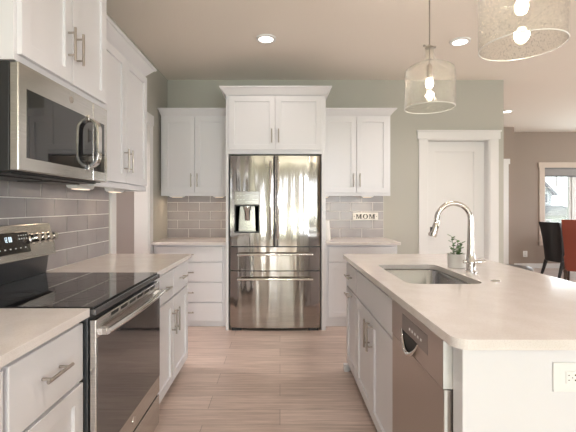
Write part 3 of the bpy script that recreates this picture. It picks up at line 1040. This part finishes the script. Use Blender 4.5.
F = face_nx(IX)
ib = thing('base_cabinet', (0.83, 2.78, 0), 'narrow white island cabinet with drawer and pull-out at the far end', 'cabinet', 'cabinets of the island')
box('body', CAB, ib, IX + 0.021, 1.125, 2.592, 2.970, KH, TOP - 0.034, 0.001)
box('toe_kick', KICK_SHADE, ib, IX + 0.08, 1.125, 2.592, 2.970, 0, KH)
flat_front(F, 2.602, 2.965, 0.67, 0.842, ib, handle=(2.785, 0.76, 0.15, False))
door(F, 2.602, 2.965, KH + 0.005, 0.658, ib, name='door', handle=(2.785, 0.628, 0.15, False))
ib = thing('base_cabinet', (0.83, 2.17, 0), 'white two door sink cabinet of the island between dishwasher and narrow cabinet', 'cabinet', 'cabinets of the island')
m = MB()
m.box(IX + 0.021, IX + 0.04, 1.745, 2.590, KH, TOP - 0.034); m.box(1.105, 1.125, 1.745, 2.590, KH, TOP - 0.034)
m.box(IX + 0.04, 1.105, 1.745, 1.763, KH, TOP - 0.034); m.box(IX + 0.04, 1.105, 2.572, 2.590, KH, TOP - 0.034)
m.box(IX + 0.04, 1.105, 1.763, 2.572, KH, KH + 0.018)
m.build('body', CAB, ib, 0.001)
box('toe_kick', KICK_SHADE, ib, IX + 0.08, 1.125, 1.745, 2.590, 0, KH)
flat_front(F, 1.752, 2.583, 0.67, 0.842, ib, name='false_front')
door(F, 1.752, 2.165, KH + 0.005, 0.658, ib, handle=(2.135, 0.545, 0.16, True))
door(F, 2.171, 2.583, KH + 0.005, 0.658, ib, handle=(2.202, 0.545, 0.16, True))

# sink
sk = thing('sink', (0.811, 2.18, 0.69), 'stainless steel undermount sink set in the island countertop', 'sink')
rings = []
for ins, z, r in ((-0.018, 0.8615, 0.07), (-0.004, 0.8615, 0.06), (0.0, 0.855, 0.06), (0.006, 0.72, 0.055), (0.02, 0.695, 0.05), (0.045, 0.688, 0.04)):
    rings.append([(p[0], p[1], z) for p in rrect(0.622 + ins, 1.0 - ins, 1.865 + ins, 2.49 - ins, r, 8)])
mm = MB().loft(rings, caps=False)
k = len(rings[0]); base = (len(rings) - 1) * k
mm.f.append([base + j for j in range(k)]); mm.mi.append(0)
bs = mm.build('basin', SINKST, sk, smooth=True)
sd = bs.modifiers.new('thick', 'SOLIDIFY'); sd.thickness = 0.0015; sd.offset = -1
MB().lathe([(0.045, 0), (0.045, 0.003), (0.03, 0.003), (0.026, -0.002)], (0.811, 2.18, 0.6885), seg=24).build('drain', CHROME, sk, smooth=True)

# faucet
fx, fy_ = 1.085, 2.19
fa = thing('faucet', (fx, fy_, TOP), 'tall chrome gooseneck faucet with pull-down sprayer behind the sink', 'faucet')
m = MB()
m.lathe([(0.032, 0), (0.032, 0.008), (0.025, 0.014), (0.0235, 0.05), (0.029, 0.056), (0.029, 0.066), (0.024, 0.072), (0.021, 0.11), (0.0175, 0.20)], (fx, fy_, TOP), seg=24)
m.build('base', CHROME, fa, smooth=True)
m = MB()
pts = [(fx, fy_, TOP + 0.17), (fx, fy_, TOP + 0.24), (fx, fy_, 1.185)]
cx_, cz_, R_ = fx - 0.097, 1.19, 0.097
for k in range(1, 15):
    a = PI * 1.04 * k / 14
    pts.append((cx_ + R_ * math.cos(a), fy_, cz_ + R_ * math.sin(a)))
rr = [0.0175, 0.0165, 0.0155] + [0.0145] * 14
m.tube(pts, rr, 16)
m.build('spout', CHROME, fa, smooth=True)
e_ = Vector(pts[-1]); dn = Vector((-0.30, 0, -1)).normalized()
m = MB(); m.tube([e_ - dn * 0.004, e_ + dn * 0.004, e_ + dn * 0.03, e_ + dn * 0.07, e_ + dn * 0.084], [0.0145, 0.0175, 0.0185, 0.0215, 0.019], 18)
sp = m.build('spray_head', CHROME, fa, smooth=True)
m = MB(); q = e_ + dn * 0.045; m.box(q.x - 0.024, q.x - 0.016, fy_ - 0.006, fy_ + 0.006, q.z - 0.015, q.z + 0.018); m.build('spray_button', BLACKPLASTIC, sp, 0.002)
m = MB()
m.tube([(fx + 0.02, fy_ - 0.005, TOP + 0.061), (fx + 0.045, fy_ - 0.012, TOP + 0.061), (fx + 0.072, fy_ - 0.02, TOP + 0.066)], [0.013, 0.013, 0.006], 14)
m.tube([(fx - 0.02, fy_, TOP + 0.061), (fx - 0.042, fy_, TOP + 0.061)], [0.011, 0.009], 12)
m.build('lever', CHROME, fa, smooth=True)

m = MB().lathe([(0.022, 0), (0.022, 0.004), (0.019, 0.007), (0.012, 0.0075), (0.011, 0.0055)], (1.075, 1.92, TOP), seg=24)
tag(m.build('air_switch', CHROME, None, smooth=True), 'small round chrome button in the countertop right of the sink', 'switch')

# potted plant
pp = thing('potted_plant', (1.08, 2.36, TOP), 'small green succulent in a white pot behind the faucet', 'plant')
MB().lathe([(0.045, 0), (0.05, 0.004), (0.052, 0.08), (0.053, 0.086), (0.049, 0.086), (0.047, 0.07)], (1.082, 2.36, TOP), seg=26).build('pot', CERAMIC, pp, smooth=True)
MB().lathe([(0.046, 0.060), (0.046, 0.072)], (1.082, 2.36, TOP), seg=20).build('soil', SOIL, pp)
st = MB(); lf = MB()
for k in range(5):
    a = k * 2.4
    bx, by = 1.082 + 0.012 * math.cos(a), 2.36 + 0.012 * math.sin(a)
    h = (0.15, 0.19, 0.13, 0.165, 0.11)[k]
    tx, ty = bx + 0.018 * math.cos(a), by + 0.018 * math.sin(a)
    p0, p1 = Vector((bx, by, TOP + 0.068)), Vector((tx, ty, TOP + h))
    st.tube([p0, (p0 + p1) / 2 + Vector((0.003, 0, 0)), p1], [0.002, 0.0016, 0.0012], 6)
    nl = int((h - 0.07) / 0.011)
    for j in range(nl):
        q = p0.lerp(p1, (j + 1) / nl)
        b = a + j * 2.1
        dv = Vector((math.cos(b), math.sin(b), 0.5)).normalized()
        sd_ = dv.cross(Vector((0, 0, 1))).normalized()
        up_ = sd_.cross(dv).normalized()
        ln, wd = 0.027, 0.0105
        rings = []
        for t, ww in ((0, 0.2), (0.3, 0.85), (0.6, 1.0), (0.85, 0.65), (1.0, 0.1)):
            c = q + dv * ln * t
            rings.append([c + sd_ * wd * ww, c + up_ * 0.0015, c - sd_ * wd * ww, c - up_ * 0.0015])
        lf.loft(rings)
st.build('stem', LEAF, pp); lf.build('foliage', LEAF, pp, smooth=True)

# dishwasher
dwt = thing('dishwasher', (0.83, 1.46, 0), 'stainless steel dishwasher built into the near end of the island', 'dishwasher')
DX = 0.505
Y0, Y1 = 1.193, 1.738
box('tub', DARKSTEEL, dwt, 0.54, 1.12, Y0 + 0.004, Y1 - 0.004, 0.06, TOP - 0.04)
box('toe_kick', BLACKPLASTIC, dwt, 0.60, 0.64, Y0, Y1, 0, 0.095)
dpn = box('door', STEELD, dwt, DX + 0.002, DX + 0.032, Y0, Y1, 0.10, 0.700, 0.003)
DWTRIM = P('light_edge_trim', (0.72, 0.72, 0.72), 0.4)
box('door_edge', DWTRIM, dpn, DX + 0.004, DX + 0.013, Y0 - 0.0025, Y0 + 0.001, 0.10, 0.70)
cpn = MB()
cpn.box(DX, DX + 0.034, Y0, Y1, 0.702, 0.856)
cpn = cpn.build('control_panel', STEELD, dwt, 0.003)
bpy.context.view_layer.update()
box('panel_edge', DWTRIM, cpn, DX, DX + 0.033, Y0 - 0.003, Y0 + 0.001, 0.704, 0.854, 0.001)
m = MB()
m.box(DX - 0.0015, DX + 0.002, 1.315, 1.59, 0.760, 0.828)
ip = m.build('control_strip', P('control_strip_steel', (0.33, 0.31, 0.30), 0.3, 1.0), cpn, 0.0007)
m = MB()
for k in range(5): m.box(DX - 0.0022, DX - 0.0012, 1.37 + k * 0.030, 1.382 + k * 0.030, 0.788, 0.797)
m.build('button', MARK, cpn)
m = MB()   # crescent pocket and chrome lip
n_ = 16
pk = [(1.405 + 0.185 * k / n_, 0.765 - 0.066 * math.sin(PI * k / n_) ** 0.8) for k in range(n_ + 1)]
m.prism(pk, 'x', DX - 0.0024, DX + 0.001)
m.build('pocket', SLOT, cpn)
m = MB()
m.tube([(DX - 0.010 * math.sin(PI * k / n_) - 0.002, p[0], p[1]) for k, p in enumerate(pk)], [0.003 + 0.007 * math.sin(PI * k / n_) for k in range(n_ + 1)], 10)
m.build('handle', CHROME, cpn, smooth=True)

# island outlet
ol = thing('outlet', (0.86, 1.118, 0.805), 'white horizontal outlet on the near end panel of the island', 'outlet')
ozc = 1.27 - (376.5 - 206.3) * 1.122 / 385
m = MB().box(0.793, 0.935, 1.116, 1.122, ozc - 0.043, ozc + 0.043); m.build('cover_plate', WHITEP, ol, 0.002)
m = MB().box(0.828, 0.900, 1.1135, 1.117, ozc - 0.018, ozc + 0.018); m.build('receptacle', WHITEP, ol, 0.001)
m = MB()
for x in (0.834, 0.874):
    m.box(x, x + 0.004, 1.113, 1.114, ozc + 0.006, ozc + 0.008) 
    m.box(x, x + 0.004, 1.113, 1.114, ozc - 0.008, ozc - 0.006)
m.box(0.845, 0.8475, 1.113, 1.114, ozc - 0.0012, ozc + 0.0012)
m.box(0.853, 0.865, 1.113, 1.114, ozc + 0.0055, ozc + 0.0095)
m.box(0.853, 0.865, 1.113, 1.114, ozc - 0.0095, ozc - 0.0055)
m.build('socket_slot', SLOT, ol)

# ================================================================== things on the back counters
sg = thing('sign', (1.03, YB - 0.02, 1.15), 'small white sign reading MOM hung on the right tile backsplash', 'sign')
sy = YB - 0.009
sb = box('board', SIGNW, sg, 0.874, 1.181, sy - 0.012, sy, 1.103, 1.195, 0.002)
def letter_M(m, x, z, w_, h, y0, y1):
    s = w_ * 0.12
    m.box(x + s * 0.6, x + s * 1.3, y0, y1, z, z + h)
    m.box(x + w_ - s * 2.3, x + w_ - s * 0.6, y0, y1, z, z + h)
    m.prism([(x + s * 0.6, z + h), (x + s * 2.1, z + h), (x + w_ / 2 + s * 0.3, z), (x + w_ / 2 - s * 0.5, z)], 'y', y0, y1)
    m.prism([(x + w_ - s * 1.7, z + h), (x + w_ - s * 2.4, z + h), (x + w_ / 2 - s * 0.5, z), (x + w_ / 2 + s * 0.3, z)], 'y', y0, y1)
    for a, b in ((-0.2, 2.1),): m.box(x + a * s, x + b * s, y0, y1, z, z + h * 0.06)
    m.box(x + w_ - s * 2.9, x + w_ + s * 0.2, y0, y1, z, z + h * 0.06)
    m.box(x - 0.2 * s, x + s * 1.5, y0, y1, z + h * 0.94, z + h)
    m.box(x + w_ - s * 1.5, x + w_ + s * 0.2, y0, y1, z + h * 0.94, z + h)
m = MB()
ya, yb_ = sy - 0.0135, sy - 0.0118
letter_M(m, 0.912, 1.122, 0.072, 0.053, ya, yb_)
letter_M(m, 1.070, 1.122, 0.072, 0.053, ya, yb_)
n_ = 28
vo = [(1.0265 + 0.031 * math.cos(2 * PI * k / n_), 1.1485 + 0.029 * math.sin(2 * PI * k / n_)) for k in range(n_)]
vi = [(1.0265 + 0.017 * math.cos(2 * PI * k / n_), 1.1485 + 0.0245 * math.sin(2 * PI * k / n_)) for k in range(n_)]
vs = [(p[0], yy, p[1]) for yy in (ya, yb_) for ring in (vo, vi) for p in ring]
fs = []
for k in range(n_):
    j = (k + 1) % n_
    fs += [(k, j, n_ + j, n_ + k), (2 * n_ + k, 3 * n_ + k, 3 * n_ + j, 2 * n_ + j), (k, 2 * n_ + k, 2 * n_ + j, j), (n_ + k, n_ + j, 3 * n_ + j, 3 * n_ + k)]
m.add(vs, fs)
for x in (0.893, 1.160): m.box(x - 0.004, x + 0.004, ya, yb_, 1.145, 1.153)
m.build('lettering', INK, sg)

o = MB().lathe([(0.048, 0), (0.050, 0.004), (0.047, 0.06), (0.040, 0.14), (0.034, 0.20), (0.033, 0.215), (0.029, 0.215), (0.028, 0.19)], (0.521, 4.33, TOP), seg=26).build('vase', CERAMIC, None, smooth=True)
tag(o, 'white tapered vase on the right counter, half hidden by refrigerator panel', 'vase')


# ================================================================== lamps
def pendant(x, y, label):
    zb, zs, zn = 1.888, 2.115, 2.262
    t = thing('pendant_light', (x, y, zb), label, 'lamp', 'glass pendants over the island')
    prof = [(0.150, zb), (0.151, zb + 0.01), (0.151, zs - 0.02), (0.148, zs + 0.004), (0.138, zs + 0.020), (0.112, zs + 0.036), (0.072, zs + 0.052), (0.044, zs + 0.066), (0.032, zs + 0.085), (0.026, zn - 0.03), (0.026, zn)]
    m = MB()
    inner = [(r - 0.003, z) for r, z in prof]
    m.lathe(prof + inner[::-1] + [prof[0]], (x, y, 0), seg=56, caps=False)
    m.build('glass_shade', SEEDED, t, smooth=True)
    m = MB(); m.tube([(x + 0.1485 * math.cos(2 * PI * k / 56), y + 0.1485 * math.sin(2 * PI * k / 56), zb) for k in range(57)], 0.0022, 8, caps=False)
    m.build('shade_rim_glint', RIM_GLINT, t, smooth=True)
    m = MB()
    m.tube([(x, y, 2.16), (x, y, ZC - 0.02)], 0.0045, 10)
    m.build('stem', NICKEL, t, smooth=True)
    m = MB(); m.lathe([(0.015, 2.072), (0.018, 2.08), (0.018, 2.15), (0.010, 2.162)], (x, y, 0), seg=20)
    m.build('socket', NICKEL, t, smooth=True)
    m = MB(); m.tube([(x - 0.036, y - 0.01, zn + 0.012), (x + 0.036, y + 0.01, zn + 0.012)], 0.0035, 10)
    for s_ in (-1, 1): m.lathe([(0.002, -0.006), (0.007, -0.004), (0.007, 0.004), (0.002, 0.006)], (x + 0.038 * s_, y + 0.0105 * s_, zn + 0.012), seg=12, axis='x')
    m.lathe([(0.010, zn), (0.028, zn + 0.002), (0.028, zn + 0.006), (0.010, zn + 0.02)], (x, y, 0), seg=20)
    m.build('cap', NICKEL, t, smooth=True)
    m = MB(); m.lathe([(0.004, 2.012), (0.016, 2.018), (0.023, 2.036), (0.022, 2.052), (0.015, 2.068), (0.012, 2.074)], (x, y, 0), seg=20)
    m.build('bulb', BULB, t, smooth=True)
    m = MB(); m.lathe([(0.062, ZC - 0.025), (0.065, ZC - 0.018), (0.065, ZC)], (x, y, 0), seg=28)
    m.build('ceiling_canopy', NICKEL, t, smooth=True)
    l = bpy.data.lights.new('light_source', 'POINT'); l.energy = 46; l.color = (1, 0.88, 0.82); l.shadow_soft_size = 0.025
    lo = bpy.data.objects.new('light_source', l); C.objects.link(lo); lo.parent = t; lo.location = (0, 0, 2.042 - 1.888)
    return t
pendant(0.940, 2.42, 'clear seeded glass pendant hanging over the far half of the island')
pendant(0.935, 1.49, 'nearest clear seeded glass pendant, at the top edge above the countertop')

CANS = [(-0.127, 3.49, 'recessed ceiling light in front of the refrigerator', 1.1),
        (1.66, 3.55, 'recessed ceiling light beside the far pendant'),
        (3.63, 6.16, 'recessed ceiling light beyond the kitchen wall, over the dining area')]
def can(x, y, label, power=5.2):
    t = thing('recessed_light', (x, y, ZC - 0.01), label, 'light', 'recessed ceiling lights')
    m = MB(); m.lathe([(0.062, 0.004), (0.066, -0.006), (0.088, -0.004), (0.09, 0.0095)], (x, y, ZC - 0.01), seg=32)
    m.build('trim_ring', WHITEP, t, smooth=True)
    m = MB(); m.lathe([(0.064, -0.005), (0.064, -0.0085), (0.05, -0.0105)], (x, y, ZC - 0.002), seg=28)
    m.build('lens', LENS, t)
    l = area('light_source', (0, 0, -0.012), (0, 0, 0), 0.12, 0.12, power, (1, 0.86, 0.80), 'DISK', math.radians(125))
    l.parent = t
    return t
for c in CANS: can(*c)
can(-2.0, 3.3, 'added unseen ceiling light brightening the hall behind the left wall', 16)  # unseen lamp added to brighten the view through the hall opening
for x, y, lb in ((-0.127, 0.9, 'recessed ceiling light above the aisle between range and island'), (-0.127, -1.6, 'recessed ceiling light behind the viewer'),
                 (3.4, 3.5, 'recessed ceiling light right of the island, near the pantry door'), (3.4, 0.6, 'recessed ceiling light right of the near island end'),
                 (6.0, 6.0, 'recessed ceiling light above the dining chairs'), (6.0, 3.0, 'recessed ceiling light in front of the dining area')):
    can(x, y, lb)

# ================================================================== dining furniture and stool
def legs4(root, mat, spots, top, name='leg'):
    for (x, y, dx, dy) in spots:
        m = MB()
        rings = []
        for (px_, py_, z, r) in ((x, y, top, 0.024), (x + dx, y + dy, 0, 0.016)):
            rings.append([(px_ - r, py_ - r, z), (px_ + r, py_ - r, z), (px_ + r, py_ + r, z), (px_ - r, py_ + r, z)])
        m.loft(rings).build(name, mat, root, 0.003, world=False)

def parsons(root, mat, legmat, W, HB, skirt=0.36):
    """upholstered high back chair, faces local +y"""
    m = MB()
    rings = []
    for z, y, wd, th in ((skirt, -0.20, W * 0.80, 0.07), (0.5, -0.21, W * 0.88, 0.07), (0.7, -0.235, W * 0.94, 0.06), (0.88, -0.27, W, 0.055), (HB - 0.02, -0.30, W * 1.02, 0.05), (HB, -0.303, W * 0.99, 0.035)):
        ring = []
        n_ = 8
        for k in range(n_ + 1):
            t = -1 + 2 * k / n_
            ring.append((t * wd / 2, y - th / 2 - 0.03 * (1 - t * t), z))
        for k in range(n_ + 1):
            t = 1 - 2 * k / n_
            ring.append((t * wd / 2, y + th / 2 - 0.03 * (1 - t * t), z))
        rings.append(ring)
    m.loft(rings)
    m.build('backrest', mat, root, 0.008, smooth=True, world=False)
    m = MB()
    rings = []
    for z, s_ in ((skirt, 0.92), (0.42, 0.98), (0.455, 1.0), (0.475, 0.95)):
        rings.append([(p[0] * s_, p[1] * s_, z) for p in rrect(-W / 2 + 0.01, W / 2 - 0.01, -0.2, 0.25, 0.03, 4)])
    m.loft(rings).build('seat', mat, root, 0.004, smooth=True, world=False)
    a = W / 2 - 0.045
    legs4(root, legmat, [(-a, -0.2, -0.012, -0.09), (a, -0.2, 0.012, -0.09), (-a, 0.21, -0.005, 0.02), (a, 0.21, 0.005, 0.02)], skirt + 0.02)

c1 = thing('dining_chair', (0, 0, 0), 'black leather dining chair with high back, standing by the dining window', 'chair')
parsons(c1, LEATHER, LEATHER, 0.44, 0.985, 0.27)
c1.location = (5.18, 7.02, 0); c1.rotation_euler = (0, 0, -1.42)
c2 = thing('dining_chair', (0, 0, 0), 'rust orange upholstered dining chair, nearest the island', 'chair')
parsons(c2, RUST, DARKWOOD, 0.50, 1.06, 0.24)
c2.location = (4.88, 6.20, 0); c2.rotation_euler = (0, 0, -0.72)
tb = thing('dining_table', (6.2, 7.0, 0), 'dark wooden dining table behind the rust orange chair', 'table')
box('tabletop', DARKWOOD, tb, 5.40, 7.0, 6.62, 7.45, 0.715, 0.75, 0.004)
m = MB(); m.box(5.48, 6.92, 6.69, 6.71, 0.62, 0.715); m.box(5.48, 6.92, 7.36, 7.38, 0.62, 0.715); m.build('apron', DARKWOOD, tb)
for x in (5.48, 6.92):
    for y in (6.70, 7.37): box('leg', DARKWOOD, tb, x - 0.035, x + 0.035, y - 0.035, y + 0.035, 0, 0.715, 0.003)

bs_ = thing('bar_stool', (0, 0, 0), 'dark backless bar stool with chrome rim, tucked behind the island', 'stool')
m = MB(); rings = []
for z, s_ in ((0.79, 0.94), (0.80, 1.0), (0.826, 1.0), (0.838, 0.9), (0.842, 0.6)):
    rings.append([(0.128 * s_ * math.cos(2 * PI * k / 32), 0.128 * s_ * math.sin(2 * PI * k / 32), z) for k in range(32)])
m.loft(rings).build('seat', LEATHER, bs_, smooth=True, world=False)
m = MB(); m.lathe([(0.112, 0.772), (0.124, 0.772), (0.131, 0.792), (0.131, 0.806), (0.112, 0.806)], (0, 0, 0), seg=40); m.build('seat_rim', CHROME, bs_, smooth=True, world=False)
for a in (PI / 4, 3 * PI / 4, 5 * PI / 4, 7 * PI / 4):
    MB().tube([(0.11 * math.cos(a), 0.11 * math.sin(a), 0.775), (0.22 * math.cos(a), 0.22 * math.sin(a), -0.016)], [0.013, 0.011], 12).build('leg', CHROME, bs_, smooth=True, world=False)
m = MB(); m.tube([(0.19 * math.cos(2 * PI * k / 24), 0.19 * math.sin(2 * PI * k / 24), 0.24) for k in range(25)], 0.007, 8, caps=False); m.build('footrest', CHROME, bs_, smooth=True, world=False)
bs_.location = (1.60, 2.66, 0.016)

ol = thing('outlet', (5.03, 7.895, 0.29), 'white wall outlet on the taupe dining wall below the window', 'outlet')
box('cover_plate', WHITEP, ol, 4.985, 5.075, 7.893, 7.8995, 0.23, 0.355, 0.002)
m = MB()
for z in (0.268, 0.316):
    for x in (5.02, 5.038): m.box(x, x + 0.004, 7.892, 7.8935, z - 0.007, z + 0.007)
m.build('socket_slot', SLOT, ol)
